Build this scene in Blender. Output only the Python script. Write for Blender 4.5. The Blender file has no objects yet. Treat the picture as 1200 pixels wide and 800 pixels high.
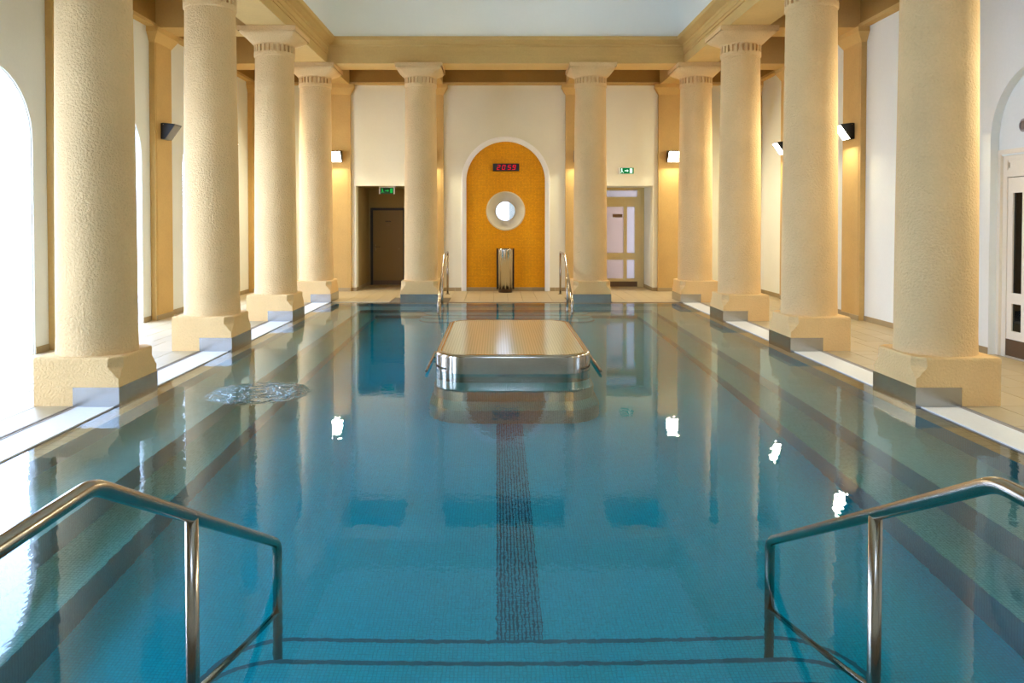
import bpy, bmesh, math, random
from mathutils import Vector, Matrix
from mathutils.geometry import tessellate_polygon
random.seed(7)
sc = bpy.context.scene
COL = sc.collection
PI = math.pi

# ------------------------------------------------------------------ camera
# hall frame: x across (0 = pool axis), y = depth from the lens, z = 0 at the water
F = 890.0
CAMX, EYE = -0.20, 1.80
PITCH = math.radians(1.2)
VPX, VPY = 582.0, 259.0
cd = bpy.data.cameras.new('camera')
cam = bpy.data.objects.new('camera', cd)
COL.objects.link(cam)
cam.location = (CAMX, 0, EYE)
cam.rotation_euler = (PI / 2 - PITCH, 0, 0)
cd.sensor_width = 36.0
cd.lens = F / 1200 * 36
cd.shift_x = (600 - VPX) / 1200
cd.shift_y = -((400 - VPY) - F * math.tan(PITCH)) / 1200
cd.clip_start = 0.05
cd.clip_end = 300
sc.camera = cam

# ------------------------------------------------------------------ sky, view
SKY = 17.0
w = bpy.data.worlds.new('overcast_sky')
sc.world = w
w.use_nodes = True
bg = w.node_tree.nodes['Background']
bg.inputs[0].default_value = (0.53, 0.69, 1.0, 1)
bg.inputs[1].default_value = SKY
sc.view_settings.view_transform = 'Standard'
sc.view_settings.look = 'None'
sc.view_settings.exposure = 0.15
sc.view_settings.gamma = 1.0
sc.view_settings.use_curve_mapping = False
cy = sc.cycles
cy.use_denoising = True
cy.max_bounces = 14
cy.diffuse_bounces = 7
cy.glossy_bounces = 5
cy.transmission_bounces = 10
cy.transparent_max_bounces = 12
cy.sample_clamp_indirect = 6.0
cy.caustics_refractive = True
cy.caustics_reflective = True
cy.blur_glossy = 0.4
LAMP_W = 62.0
LAMP_COL = (1.0, 0.92, 0.67)

# ------------------------------------------------------------------ helpers
def hexc(h):
    h = h.lstrip('#')
    out = []
    for i in (0, 2, 4):
        c = int(h[i:i + 2], 16) / 255
        out.append(c / 12.92 if c <= 0.04045 else ((c + 0.055) / 1.055) ** 2.4)
    return (*out, 1.0)

class N:
    """small node-tree helper"""
    def __init__(self, name):
        self.m = bpy.data.materials.new(name)
        self.m.use_nodes = True
        self.t = self.m.node_tree
        self.t.nodes.clear()
        self.out = self.t.nodes.new('ShaderNodeOutputMaterial')
    def n(self, typ, **kw):
        nd = self.t.nodes.new(typ)
        for k, v in kw.items():
            setattr(nd, k, v)
        return nd
    def l(self, a, b):
        self.t.links.new(a, b)
    def math(self, op, a, b=None, c=None, clamp=False):
        nd = self.n('ShaderNodeMath', operation=op, use_clamp=clamp)
        for i, v in enumerate((a, b, c)):
            if v is None:
                continue
            if isinstance(v, (int, float)):
                nd.inputs[i].default_value = v
            else:
                self.l(v, nd.inputs[i])
        return nd.outputs[0]
    def mix(self, fac, a, b):
        nd = self.n('ShaderNodeMix', data_type='RGBA')
        for i, v in ((0, fac), (6, a), (7, b)):
            if isinstance(v, (int, float)):
                nd.inputs[i].default_value = v
            elif isinstance(v, tuple):
                nd.inputs[i].default_value = v
            else:
                self.l(v, nd.inputs[i])
        return nd.outputs[2]
    def noise(self, scale, detail=3, vec=None, rough=0.55):
        nd = self.n('ShaderNodeTexNoise')
        nd.inputs['Scale'].default_value = scale
        nd.inputs['Detail'].default_value = detail
        nd.inputs['Roughness'].default_value = rough
        if vec is not None:
            self.l(vec, nd.inputs['Vector'])
        return nd.outputs[0]
    def pos(self):
        return self.n('ShaderNodeTexCoord').outputs['Object']
    def uv(self):
        return self.n('ShaderNodeTexCoord').outputs['UV']
    def scaled(self, vec, s):
        nd = self.n('ShaderNodeVectorMath', operation='MULTIPLY')
        self.l(vec, nd.inputs[0])
        nd.inputs[1].default_value = s
        return nd.outputs[0]
    def bump(self, h, strength=0.3, dist=0.01):
        nd = self.n('ShaderNodeBump')
        nd.inputs['Strength'].default_value = strength
        nd.inputs['Distance'].default_value = dist
        self.l(h, nd.inputs['Height'])
        return nd.outputs[0]
    def bsdf(self, color=None, rough=0.6, metal=0.0, normal=None, spec=0.5, **kw):
        p = self.n('ShaderNodeBsdfPrincipled')
        if isinstance(color, tuple):
            p.inputs['Base Color'].default_value = color
        elif color is not None:
            self.l(color, p.inputs['Base Color'])
        if isinstance(rough, (int, float)):
            p.inputs['Roughness'].default_value = rough
        else:
            self.l(rough, p.inputs['Roughness'])
        p.inputs['Metallic'].default_value = metal
        p.inputs['Specular IOR Level'].default_value = spec
        if normal is not None:
            self.l(normal, p.inputs['Normal'])
        for k, v in kw.items():
            p.inputs[k].default_value = v
        self.l(p.outputs[0], self.out.inputs[0])
        return p

def m_plaster(name, hexa, var=0.06, bscale=55, bstr=0.25, bdist=0.008, rough=0.85):
    n = N(name)
    c = hexc(hexa)
    p = n.pos()
    big = n.noise(1.7, 4, p)
    dark = tuple(v * (1 - 2.2 * var) for v in c[:3]) + (1,)
    lite = tuple(min(1, v * (1 + 1.2 * var)) for v in c[:3]) + (1,)
    fine = n.noise(bscale, 3, p)
    f = n.math('ADD', n.math('MULTIPLY', big, 0.6), n.math('MULTIPLY', fine, 0.4))
    f = n.math('MULTIPLY_ADD', f, 2.2, -0.6, clamp=True)
    col = n.mix(f, dark, lite)
    n.bsdf(col, rough, normal=n.bump(fine, bstr, bdist), spec=0.25)
    return n.m

def m_plain(name, hexa, rough=0.5, metal=0.0, spec=0.5, scale=30, var=0.05):
    n = N(name)
    c = hexc(hexa)
    f = n.noise(scale, 3, n.pos())
    col = n.mix(f, tuple(v * (1 - var) for v in c[:3]) + (1,), tuple(min(1, v * (1 + var)) for v in c[:3]) + (1,))
    n.bsdf(col, rough, metal, spec=spec)
    return n.m

def m_mosaic(name, h1, h2, hm, tile=0.024, mort=0.0025, rough=0.25, bstr=0.3, spec=0.5, big=0.25):
    n = N(name)
    uv = n.uv()
    b = n.n('ShaderNodeTexBrick', offset=0.0, squash=1.0)
    n.l(uv, b.inputs['Vector'])
    b.inputs['Color1'].default_value = hexc(h1)
    b.inputs['Color2'].default_value = hexc(h2)
    b.inputs['Mortar'].default_value = hexc(hm)
    b.inputs['Scale'].default_value = 1.0
    b.inputs['Mortar Size'].default_value = mort
    b.inputs['Mortar Smooth'].default_value = 0.2
    b.inputs['Brick Width'].default_value = tile
    b.inputs['Row Height'].default_value = tile
    nz = n.noise(1.3, 3, n.pos())
    k = n.math('MULTIPLY_ADD', nz, big, 1 - big * 0.5)
    sc_ = n.n('ShaderNodeVectorMath', operation='SCALE')
    n.l(b.outputs['Color'], sc_.inputs[0])
    n.l(k, sc_.inputs['Scale'])
    inv = n.math('SUBTRACT', 1.0, b.outputs['Fac'])
    n.bsdf(sc_.outputs[0], rough, normal=n.bump(inv, bstr, 0.002), spec=spec)
    return n.m

def m_tile(name, h1, h2, rough=0.45):
    """ceramic floor tile, a tone of its own per tile"""
    n = N(name)
    oi = n.n('ShaderNodeObjectInfo')
    g = n.noise(9, 4, n.n('ShaderNodeNewGeometry').outputs['Position'])
    f = n.math('ADD', n.math('MULTIPLY', oi.outputs['Random'], 0.65), n.math('MULTIPLY', g, 0.35))
    n.bsdf(n.mix(f, hexc(h1), hexc(h2)), rough, normal=n.bump(n.noise(60, 2, n.pos()), 0.08, 0.003), spec=0.3)
    return n.m

def m_steel(name, hexa, rough=0.22, stretch=(1, 1, 40), bstr=0.04):
    n = N(name)
    c = hexc(hexa)
    v = n.scaled(n.pos(), stretch)
    f = n.noise(6, 4, v)
    col = n.mix(f, tuple(x * 0.9 for x in c[:3]) + (1,), tuple(min(1, x * 1.06) for x in c[:3]) + (1,))
    r = n.math('MULTIPLY_ADD', f, 0.12, rough - 0.05)
    n.bsdf(col, r, 1.0, normal=n.bump(f, bstr, 0.004))
    return n.m

def m_emit(name, col, strength):
    n = N(name)
    e = n.n('ShaderNodeEmission')
    e.inputs[0].default_value = col if isinstance(col, tuple) else hexc(col)
    e.inputs[1].default_value = strength
    n.l(e.outputs[0], n.out.inputs[0])
    return n.m

def m_pane(name, tint, gloss=0.08, rough=0.02, frost=0.0, frost_col=(0.9, 0.9, 0.95, 1)):
    """thin glass: straight-through tint, a little frosting, a mirror sheen"""
    n = N(name)
    t = n.n('ShaderNodeBsdfTransparent'); t.inputs[0].default_value = tint
    g = n.n('ShaderNodeBsdfGlossy'); g.inputs['Roughness'].default_value = rough
    tl = n.n('ShaderNodeBsdfTranslucent'); tl.inputs[0].default_value = frost_col
    m1 = n.n('ShaderNodeMixShader'); m1.inputs[0].default_value = frost
    n.l(t.outputs[0], m1.inputs[1]); n.l(tl.outputs[0], m1.inputs[2])
    fr = n.n('ShaderNodeFresnel'); fr.inputs[0].default_value = 1.45
    ge = n.n('ShaderNodeNewGeometry')
    ior = n.math('MULTIPLY_ADD', ge.outputs['Backfacing'], 1 / 1.45 - 1.45, 1.45)
    n.l(ior, fr.inputs[0])
    m2 = n.n('ShaderNodeMixShader')
    n.l(fr.outputs[0], m2.inputs[0]); n.l(m1.outputs[0], m2.inputs[1]); n.l(g.outputs[0], m2.inputs[2])
    n.l(m2.outputs[0], n.out.inputs[0])
    return n.m

class MB:
    """collects polygons; build() links them as ONE mesh object with box-mapped uv in metres"""
    def __init__(self):
        self.v = []; self.f = []; self.mi = []; self.sm = []
    def add(self, verts, faces, mi=0, smooth=False):
        o = len(self.v)
        self.v += [tuple(p) for p in verts]
        for f in faces:
            self.f.append([i + o for i in f]); self.mi.append(mi); self.sm.append(smooth)
        return self
    def box(self, a, b, mi=0):
        x0, y0, z0 = a; x1, y1, z1 = b
        v = [(x0, y0, z0), (x1, y0, z0), (x1, y1, z0), (x0, y1, z0), (x0, y0, z1), (x1, y0, z1), (x1, y1, z1), (x0, y1, z1)]
        return self.add(v, [(3, 2, 1, 0), (4, 5, 6, 7), (0, 1, 5, 4), (1, 2, 6, 5), (2, 3, 7, 6), (3, 0, 4, 7)], mi)
    def bbox(self, a, b, c=0.004, mi=0):
        """box with small chamfered top edges"""
        x0, y0, z0 = a; x1, y1, z1 = b
        r = [(x0, y0, z0), (x1, y0, z0), (x1, y1, z0), (x0, y1, z0)]
        s = [(x0, y0, z1 - c), (x1, y0, z1 - c), (x1, y1, z1 - c), (x0, y1, z1 - c)]
        t = [(x0 + c, y0 + c, z1), (x1 - c, y0 + c, z1), (x1 - c, y1 - c, z1), (x0 + c, y1 - c, z1)]
        fs = []
        for i in range(4):
            j = (i + 1) % 4
            fs += [(i, j, 4 + j, 4 + i), (4 + i, 4 + j, 8 + j, 8 + i)]
        fs.append((8, 9, 10, 11))
        return self.add(r + s + t, fs, mi)
    def rings(self, rs, closed=True, cap0=False, cap1=False, mi=0, smooth=False):
        n = len(rs[0]); v = [p for r in rs for p in r]; f = []
        for k in range(len(rs) - 1):
            for i in range(n if closed else n - 1):
                j = (i + 1) % n
                f.append((k * n + i, k * n + j, (k + 1) * n + j, (k + 1) * n + i))
        self.add(v, f, mi, smooth)
        if cap0: self.add(rs[0], [tuple(reversed(range(n)))], mi)
        if cap1: self.add(rs[-1], [tuple(range(n))], mi)
        return self
    def lathe(self, prof, seg=48, c=(0, 0), mi=0, smooth=True, cap0=False, cap1=False):
        rs = [[(c[0] + r * math.cos(2 * PI * i / seg), c[1] + r * math.sin(2 * PI * i / seg), z) for i in range(seg)] for r, z in prof]
        return self.rings(rs, True, cap0, cap1, mi, smooth)
    def tube(self, pts, r, seg=14, mi=0, caps=True, fillet=0.0):
        P = [Vector(p) for p in pts]
        if fillet:
            Q = [P[0]]
            for i in range(1, len(P) - 1):
                a = (P[i - 1] - P[i]); b = (P[i + 1] - P[i])
                d = min(fillet, a.length * 0.45, b.length * 0.45)
                p0 = P[i] + a.normalized() * d; p2 = P[i] + b.normalized() * d
                for k in range(6):
                    t = k / 5
                    Q.append(p0 * (1 - t) ** 2 + P[i] * 2 * t * (1 - t) + p2 * t * t)
            Q.append(P[-1]); P = Q
        rs = []
        up = Vector((1, 0, 0.013))
        for i, p in enumerate(P):
            if i == 0: d = P[1] - P[0]
            elif i == len(P) - 1: d = P[-1] - P[-2]
            else: d = (P[i + 1] - p).normalized() + (p - P[i - 1]).normalized()
            d.normalize()
            a = d.cross(up)
            if a.length < 1e-3: a = d.cross(Vector((0, 1, 0)))
            a.normalize(); b = d.cross(a)
            k = 1.0
            if 0 < i < len(P) - 1:
                cs = max(0.5, (P[i + 1] - p).normalized().dot(d)); k = 1 / cs
            rs.append([tuple(p + a * r * math.cos(2 * PI * j / seg) + b * r * k * math.sin(2 * PI * j / seg)) for j in range(seg)])
        return self.rings(rs, True, caps, caps, mi, True)
    def prism(self, outline, to3, a, b, holes=(), mi=0):
        """2-D outline (with holes) thickened from a to b; to3(u, v, t) gives the point"""
        loops = [list(outline)] + [list(h) for h in holes]
        flat = [p for lp in loops for p in lp]
        tri = tessellate_polygon([[Vector((p[0], p[1], 0)) for p in lp] for lp in loops])
        self.add([to3(p[0], p[1], a) for p in flat], [tuple(t) for t in tri], mi)
        self.add([to3(p[0], p[1], b) for p in flat], [tuple(reversed(t)) for t in tri], mi)
        for lp in loops:
            n = len(lp)
            self.rings([[to3(p[0], p[1], a) for p in lp], [to3(p[0], p[1], b) for p in lp]], True, mi=mi)
        return self
    def build(self, name, mats, parent=None, loc=None, norm=True):
        me = bpy.data.meshes.new(name)
        me.from_pydata(self.v, [], self.f)
        for m in (mats if isinstance(mats, (list, tuple)) else [mats]):
            me.materials.append(m)
        me.polygons.foreach_set('material_index', self.mi)
        me.polygons.foreach_set('use_smooth', self.sm)
        if norm:
            bm = bmesh.new(); bm.from_mesh(me)
            bmesh.ops.remove_doubles(bm, verts=bm.verts, dist=1e-5)
            bmesh.ops.recalc_face_normals(bm, faces=bm.faces)
            bm.to_mesh(me); bm.free()
        uvl = me.uv_layers.new(name='uv')
        for p in me.polygons:
            nx, ny, nz = (abs(c) for c in p.normal)
            for li in p.loop_indices:
                x, y, z = me.vertices[me.loops[li].vertex_index].co
                uvl.data[li].uv = (x, y) if nz >= nx and nz >= ny else ((y, z) if nx >= ny else (x, z))
        me.update()
        o = bpy.data.objects.new(name, me)
        COL.objects.link(o)
        if parent is not None: o.parent = parent
        if loc is not None: o.location = loc
        return o

def tag(o, label=None, cat=None, group=None, kind=None):
    for k, v in (('label', label), ('category', cat), ('group', group), ('kind', kind)):
        if v: o[k] = v
    return o

def empty(name, loc=(0, 0, 0), rz=0.0):
    o = bpy.data.objects.new(name, None)
    COL.objects.link(o)
    o.location = loc; o.rotation_euler = (0, 0, rz); o.empty_display_size = 0.1
    return o

KIDS = {}
def copy_tree(o, parent=None):
    c = o.copy(); COL.objects.link(c)
    if parent is not None: c.parent = parent
    for ch in [x for x in bpy.data.objects if x.parent == o]:
        copy_tree(ch, c)
    return c

def arc(cx, cz, r, a0, a1, n):
    return [(cx + r * math.cos(a0 + (a1 - a0) * i / n), cz + r * math.sin(a0 + (a1 - a0) * i / n)) for i in range(n + 1)]

def sweep_rect(mb, prof, x, y0, y1, mi=None, near=1.0):
    """profile of (offset towards the pool, z) mitred round the rectangle +-x, y0..y1"""
    rs = [[(-x + o, y0 + o * near, z), (x - o, y0 + o * near, z), (x - o, y1 - o, z), (-x + o, y1 - o, z)] for o, z in prof]
    for k in range(len(rs) - 1):
        mb.rings(rs[k:k + 2], True, mi=(mi[k] if mi else 0))
    return mb

# ------------------------------------------------------------------ measures
TH_ = 0.014
COLY = [7.71, 10.83, 13.95, 17.07]
CX, CXF = 4.26, 1.90            # side rows, and the two columns of the far row
WX, WY, RY = 6.40, 19.40, -3.5  # walls: sides, far, rear
PX, PY0, PY1 = 3.89, 2.58, 16.72  # the pool
BY = [c + 1.56 for c in COLY[:3]]  # bay centres
TOP = 8.3

# ------------------------------------------------------------------ materials
M = {}
M['stucco'] = m_plaster('column_stucco', 'DFBB85', 0.06, 44, 1.0, 0.018, 0.8)
M['plinth'] = m_plaster('plinth_stucco', 'DFB97F', 0.06, 44, 0.9, 0.014, 0.8)
M['beam'] = m_plaster('beam_plaster', 'CBA868', 0.05, 30, 0.1, 0.004)
M['pilaster'] = m_plaster('pilaster_plaster', 'C9A668', 0.06, 30, 0.1, 0.004)
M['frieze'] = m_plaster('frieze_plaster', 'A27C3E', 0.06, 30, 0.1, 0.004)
M['white'] = m_plaster('white_wall_plaster', 'E6E9E2', 0.02, 25, 0.06, 0.003)
M['farwall'] = m_plaster('far_wall_plaster', 'E6E3CC', 0.02, 25, 0.06, 0.003)
M['ceil'] = m_plaster('ceiling_plaster', 'F3F3E8', 0.01, 20, 0.05, 0.003)
M['tile'] = m_tile('deck_tile', 'A69471', 'B5A381')
M['tile_cool'] = m_tile('deck_tile_grey', 'B4B8BC', 'C4C8CC')
M['grout'] = m_plain('tile_grout', '6A5E4A', 0.9)
M['skirt'] = m_tile('skirting_tile', '93815F', 'A8946E')
M['steel'] = m_steel('brushed_steel', 'BDB6A8', 0.22)
M['rail'] = m_steel('rail_steel', 'A59C8D', 0.2, (30, 30, 4), 0.02)
M['plate'] = m_steel('steel_cladding', 'B4B4B2', 0.22, (3, 3, 3), 0.0)
M['mirror'] = m_steel('polished_steel', 'B4AC9C', 0.13, (20, 20, 1), 0.01)
M['bin'] = m_plain('bin_steel', 'D2CBB8', 0.22, 1.0, scale=2, var=0.02)
M['dark'] = m_plain('black_housing', '0C0C0E', 0.4)
M['darkstrip'] = m_plain('slot_drain_steel', 'A89E90', 0.5, 0.2)
M['grate'] = m_plain('white_grate_plastic', 'DEDEDA', 0.5)
M['moulding'] = m_plain('white_moulding_paint', 'F7F6F0', 0.55)
M['gold'] = m_mosaic('gold_mosaic', 'F2A900', 'DE9600', 'B97C08', 0.03, 0.003, 0.45, 0.3, 0.2, 0.3)
M['poolfloor'] = m_mosaic('pool_floor_mosaic', '14BCD2', '0EB2C8', '0AA0B6', 0.022, 0.0025, 0.3, 0.15)
M['poolwall'] = m_mosaic('pool_wall_mosaic', '548C9A', '4A8290', '3A6E7C', 0.024, 0.003, 0.3, 0.2)
M['bench'] = m_mosaic('bench_mosaic', 'A2B4B2', '95A9A8', '7F9490', 0.024, 0.003, 0.3, 0.2)
M['islandstep'] = m_mosaic('island_step_mosaic', '7FA6A2', '729995', '5C827E', 0.024, 0.003, 0.3, 0.2)
M['lip'] = m_mosaic('lip_tile', 'B39D73', 'A89166', '8A7752', 0.12, 0.004, 0.4, 0.2)
M['lane'] = m_mosaic('lane_mosaic', '2FA4BC', '289AB2', '1E6E84', 0.024, 0.003, 0.3, 0.2)
M['nosing'] = m_plain('step_nosing', '2A6C80', 0.5)
M['slot'] = m_plain('lane_slot', '1C5E74', 0.6)
M['pane'] = m_pane('window_glass', (0.97, 0.98, 1, 1))
M['darkpane'] = m_pane('dark_door_glass', (0.25, 0.27, 0.26, 1))
M['lilac'] = m_pane('lilac_door_glass', (0.1, 0.1, 0.1, 1), frost=0.75, frost_col=(0.38, 0.28, 0.22, 1))
M['palepane'] = m_pane('pale_door_glass', (0.1, 0.1, 0.1, 1), frost=0.8, frost_col=(0.36, 0.30, 0.27, 1))
M['oculus'] = m_pane('oculus_glass', (0.42, 0.40, 0.38, 1), frost=0.05, frost_col=(0.4, 0.4, 0.42, 1))
M['cream'] = m_plain('cream_joinery_paint', 'E6DCC6', 0.45)
M['ochre'] = m_plain('ochre_joinery_paint', 'D6C38C', 0.45)
M['brown'] = m_plain('brown_door_paint', '806632', 0.4)
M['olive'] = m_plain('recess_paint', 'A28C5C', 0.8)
M['kick'] = m_plain('bronze_kick_plate', '6A5848', 0.35, 0.7)
M['sign'] = m_plain('brown_sign_plate', '6B4E22', 0.5)
M['signmark'] = m_plain('sign_mark', 'C9B48A', 0.5)
M['green'] = m_emit('exit_green', '0B7A3C', 1.0)
M['greendark'] = m_plain('exit_green_unlit', '0A3A1F', 0.4)
M['greenlit'] = m_emit('exit_symbol_green', '2CE05A', 0.55)
M['exitwhite'] = m_emit('exit_symbol_white', 'DFFFE8', 1.3)
M['red'] = m_emit('led_red', (1.0, 0.005, 0.025, 1), 0.85)
M['lampglass'] = m_emit('lamp_lit_glass', (1.0, 0.93, 0.78, 1), 14.0)
M['lampoff'] = m_plain('lamp_unlit_glass', '6E6E6C', 0.15)
M['conc'] = m_plain('outside_paving', 'DADAD6', 0.9)
M['room'] = m_plain('lobby_shade_tone', '4A463E', 0.9)  # dimness of the lobby behind door 3 is put into this dark colour

# island deck: fine ribs that run along the pool, wet and glossy
n = N('island_deck')
sep = n.n('ShaderNodeSeparateXYZ'); n.l(n.pos(), sep.inputs[0])
rib = n.math('SINE', n.math('MULTIPLY', sep.outputs[0], 2 * PI / 0.034))
rib = n.math('MULTIPLY_ADD', rib, 0.5, 0.5)
ribc = n.math('POWER', rib, 0.4)
crs = n.math('SINE', n.math('MULTIPLY', sep.outputs[1], 2 * PI / 0.2))
crs = n.math('GREATER_THAN', crs, 0.985)
f = n.math('MULTIPLY', ribc, n.math('MULTIPLY_ADD', crs, -0.15, 1.0))
n.bsdf(n.mix(f, hexc('B0A078'), hexc('C6B78F')), 0.13, normal=n.bump(f, 0.03, 0.002), spec=0.6)
M['islanddeck'] = n.m

# water: one clear refracting body; the blue-green comes from absorption along the path
def m_water():
    n = N('pool_water')
    p = n.pos()
    a = n.noise(5.5, 2, p)
    b = n.noise(17.0, 2, n.scaled(p, (1.0, 0.7, 1.0)))
    big = n.noise(0.5, 2, p)
    patch = n.math('MULTIPLY_ADD', big, 3.0, -0.9, clamp=True)
    h = n.math('ADD', n.math('MULTIPLY', a, 0.0005), n.math('MULTIPLY', b, 0.0006))
    h = n.math('MULTIPLY', h, n.math('MULTIPLY_ADD', patch, 0.9, 0.35))
    # the spring that wells up by the left-hand bench
    d = n.n('ShaderNodeVectorMath', operation='DISTANCE')
    n.l(p, d.inputs[0]); d.inputs[1].default_value = JET
    wob = n.noise(5.0, 3, p)
    ph = n.math('ADD', n.math('MULTIPLY', d.outputs['Value'], 40.0), n.math('MULTIPLY', wob, 22.0))
    mk = n.math('MULTIPLY_ADD', d.outputs['Value'], -3.2, 1.75, clamp=True)
    ring = n.math('MULTIPLY', n.math('SINE', ph), n.math('MULTIPLY', mk, 0.022))
    ph2 = n.math('MULTIPLY', d.outputs['Value'], 75.0)
    mk2 = n.math('MULTIPLY_ADD', d.outputs['Value'], -1.9, 1.3, clamp=True)
    ring2 = n.math('MULTIPLY', n.math('SINE', ph2), n.math('MULTIPLY', mk2, 0.0005))
    h = n.math('ADD', h, n.math('ADD', ring, ring2))
    nrm = n.bump(h, 1.0, 1.0)
    pr = n.bsdf((1, 1, 1, 1), 0.0, normal=nrm, spec=0.42)
    pr.inputs['IOR'].default_value = 1.333
    pr.inputs['Transmission Weight'].default_value = 1.0
    va = n.n('ShaderNodeVolumeAbsorption')
    va.inputs['Color'].default_value = (0.25, 0.92, 0.945, 1)
    va.inputs['Density'].default_value = 1.0
    n.l(va.outputs[0], n.out.inputs['Volume'])
    return n.m
JET = (-2.70, 7.93, 0.0)
M['water'] = m_water()

# ================================================================== SETTING
# ---- walls
def wall_side(name, s, openings, label, thick):
    pts = [(RY, 0.0)]
    for yc, r, sp, z0 in openings:
        pts += [(yc - r, 0.0)] + list(reversed(arc(yc, sp, r, 0, PI, 24))) + [(yc + r, 0.0)]
    pts += [(WY + 0.3, 0.0), (WY + 0.3, TOP), (RY, TOP)]
    o = MB().prism(pts, lambda u, v, t: (s * t, u, v), WX, WX + thick).build(name, M['white'])
    tag(o, label, 'wall', kind='structure')
    return o
LB = [(3.03, 0.9), (6.15, 0.9), (BY[0], 0.9), (BY[1], 0.9), (15.75, 0.72)]
wall_side('wall_left', -1, [(y, r, 2.88, 0) for y, r in LB], 'pale plaster wall pierced by tall bright arched windows', 0.11)
wall_side('wall_right', 1, [(BY[0], 0.9, 2.88, 0)], 'pale plaster wall with one arched door recess', 0.34)

DX0, DX1, DTOP = 2.25, 3.79, 2.70
NR, NSP = 1.01, 2.82
pts = [(-WX - 0.3, 0.0), (-DX1, 0.0), (-DX1, DTOP), (-DX0, DTOP), (-DX0, 0.0), (-NR, 0.0)]
pts += list(reversed(arc(0.03, NSP, NR, 0, PI, 32)))
pts += [(NR, 0.0), (DX0, 0.0), (DX0, DTOP), (DX1, DTOP), (DX1, 0.0), (WX + 0.3, 0.0), (WX + 0.3, TOP), (-WX - 0.3, TOP)]
pts[5] = (0.03 - NR, 0.0); pts[5 + 33 + 1] = (0.03 + NR, 0.0)
o = MB().prism(pts, lambda u, v, t: (u, t, v), WY, WY + 0.3).build('wall_far', M['farwall'])
tag(o, 'cream-white end wall with gold arched niche and two door recesses', 'wall', kind='structure')

# rear wall, behind the lens, with an unseen lunette added to brighten the ceiling
pts = [(-WX - 0.3, 0.0), (-WX - 0.3, TOP), (WX + 0.3, TOP), (WX + 0.3, 0.0)]
LZ, LR = 5.9, 1.7
hole = arc(0, LZ, LR, 0, PI, 28)
o = MB().prism(pts, lambda u, v, t: (u, t, v), RY - 0.34, RY, [hole]).build('wall_rear', M['white'])
tag(o, 'rear plaster wall with an added lunette that lights the vault', 'wall', kind='structure')
il = [(0.93 * a_, LZ + 0.05 + 0.93 * (b_ - LZ)) for a_, b_ in hole]
wdw = MB().prism(hole, lambda u, v, t: (u, t, v), RY - 0.26, RY - 0.18, [il]).build('window_6', M['moulding'])  # out of view; added so that daylight reaches the vault
tag(wdw, 'unseen lunette window added high in the rear wall to light the ceiling', 'window', kind='structure')
MB().prism(il, lambda u, v, t: (u, t, v), RY - 0.225, RY - 0.215).build('pane', M['pane'], wdw)

# ---- roof and ceilings
o = MB().box((-WX - 0.3, RY - 0.3, TOP), (WX + 0.3, WY + 0.3, TOP + 0.2)).build('roof_slab', M['white'])
tag(o, 'roof slab over the hall', 'roof', kind='structure')
mb = MB()
X0, Y0, Y1, R = 3.78, RY, 16.60, 2.2
rs = []
for k in range(17):
    a = PI / 2 * k / 16
    s = R * (1 - math.cos(a)); z = 5.78 + R * math.sin(a)
    rs.append([(-X0 + s, Y0 + s, z), (X0 - s, Y0 + s, z), (X0 - s, Y1 - s, z), (-X0 + s, Y1 - s, z)])
# the vault rises from three sides; towards the rear wall it runs straight on
for r in rs:
    r[0] = (r[0][0], RY, r[0][2]); r[1] = (r[1][0], RY, r[1][2])
n_ = len(rs)
for k in range(n_ - 1):
    a, b = rs[k], rs[k + 1]
    for i, j in ((1, 2), (2, 3), (3, 0)):
        mb.add([a[i], a[j], b[j], b[i]], [(0, 1, 2, 3)], 0, True)
mb.add(rs[-1], [(0, 1, 2, 3)])
o = mb.build('ceiling', M['ceil'])
me = o.data
tag(o, 'pale grey coved plaster ceiling above the pool', 'ceiling', kind='structure')
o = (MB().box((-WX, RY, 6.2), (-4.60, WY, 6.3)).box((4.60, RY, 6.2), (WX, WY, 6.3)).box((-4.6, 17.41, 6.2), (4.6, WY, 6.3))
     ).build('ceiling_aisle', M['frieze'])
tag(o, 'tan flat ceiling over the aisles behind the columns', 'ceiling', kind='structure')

# ---- entablature round the pool
prof = [(-0.70, 6.25), (-0.70, 5.25), (0.0, 5.25), (0.0, 5.44), (0.02, 5.44), (0.02, 5.50), (0.035, 5.50), (0.035, 5.60),
        (0.055, 5.615), (0.06, 5.65), (0.10, 5.665), (0.15, 5.70), (0.19, 5.715), (0.20, 5.73), (0.20, 5.80), (0.08, 5.80)]
o = sweep_rect(MB(), prof, 3.91, RY - 0.8, 16.72).build('trim_1', M['beam'], norm=False)
tag(o, 'tan plaster entablature with stepped cornice carried by the columns', 'entablature', kind='structure')
# cross beams from columns to walls and the beam that runs along the walls
mb = MB()
for y in COLY + [4.59, 1.47]:
    for s in (-1, 1):
        xa, xb = sorted((s * 4.60, s * WX))
        mb.box((xa, y - 0.34, 5.25), (xb, y + 0.34, 6.22))
for x in (-CX, -CXF, CXF, CX):
    mb.box((x - 0.34, 17.42, 5.25), (x + 0.34, WY, 6.22))
o = mb.build('trim_2', M['beam'])
tag(o, 'tan cross beams from the columns to the walls', 'beam', kind='structure')
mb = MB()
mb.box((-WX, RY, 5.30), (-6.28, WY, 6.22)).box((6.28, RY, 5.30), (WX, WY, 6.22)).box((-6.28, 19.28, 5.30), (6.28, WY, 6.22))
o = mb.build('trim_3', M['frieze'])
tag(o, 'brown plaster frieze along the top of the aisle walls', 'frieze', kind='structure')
mb = MB()
mb.box((-WX, RY, 5.25), (-6.25, WY, 5.31)).box((6.25, RY, 5.25), (WX, WY, 5.31)).box((-6.25, 19.25, 5.25), (6.25, WY, 5.31))
o = mb.build('trim_4', M['beam'])
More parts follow.
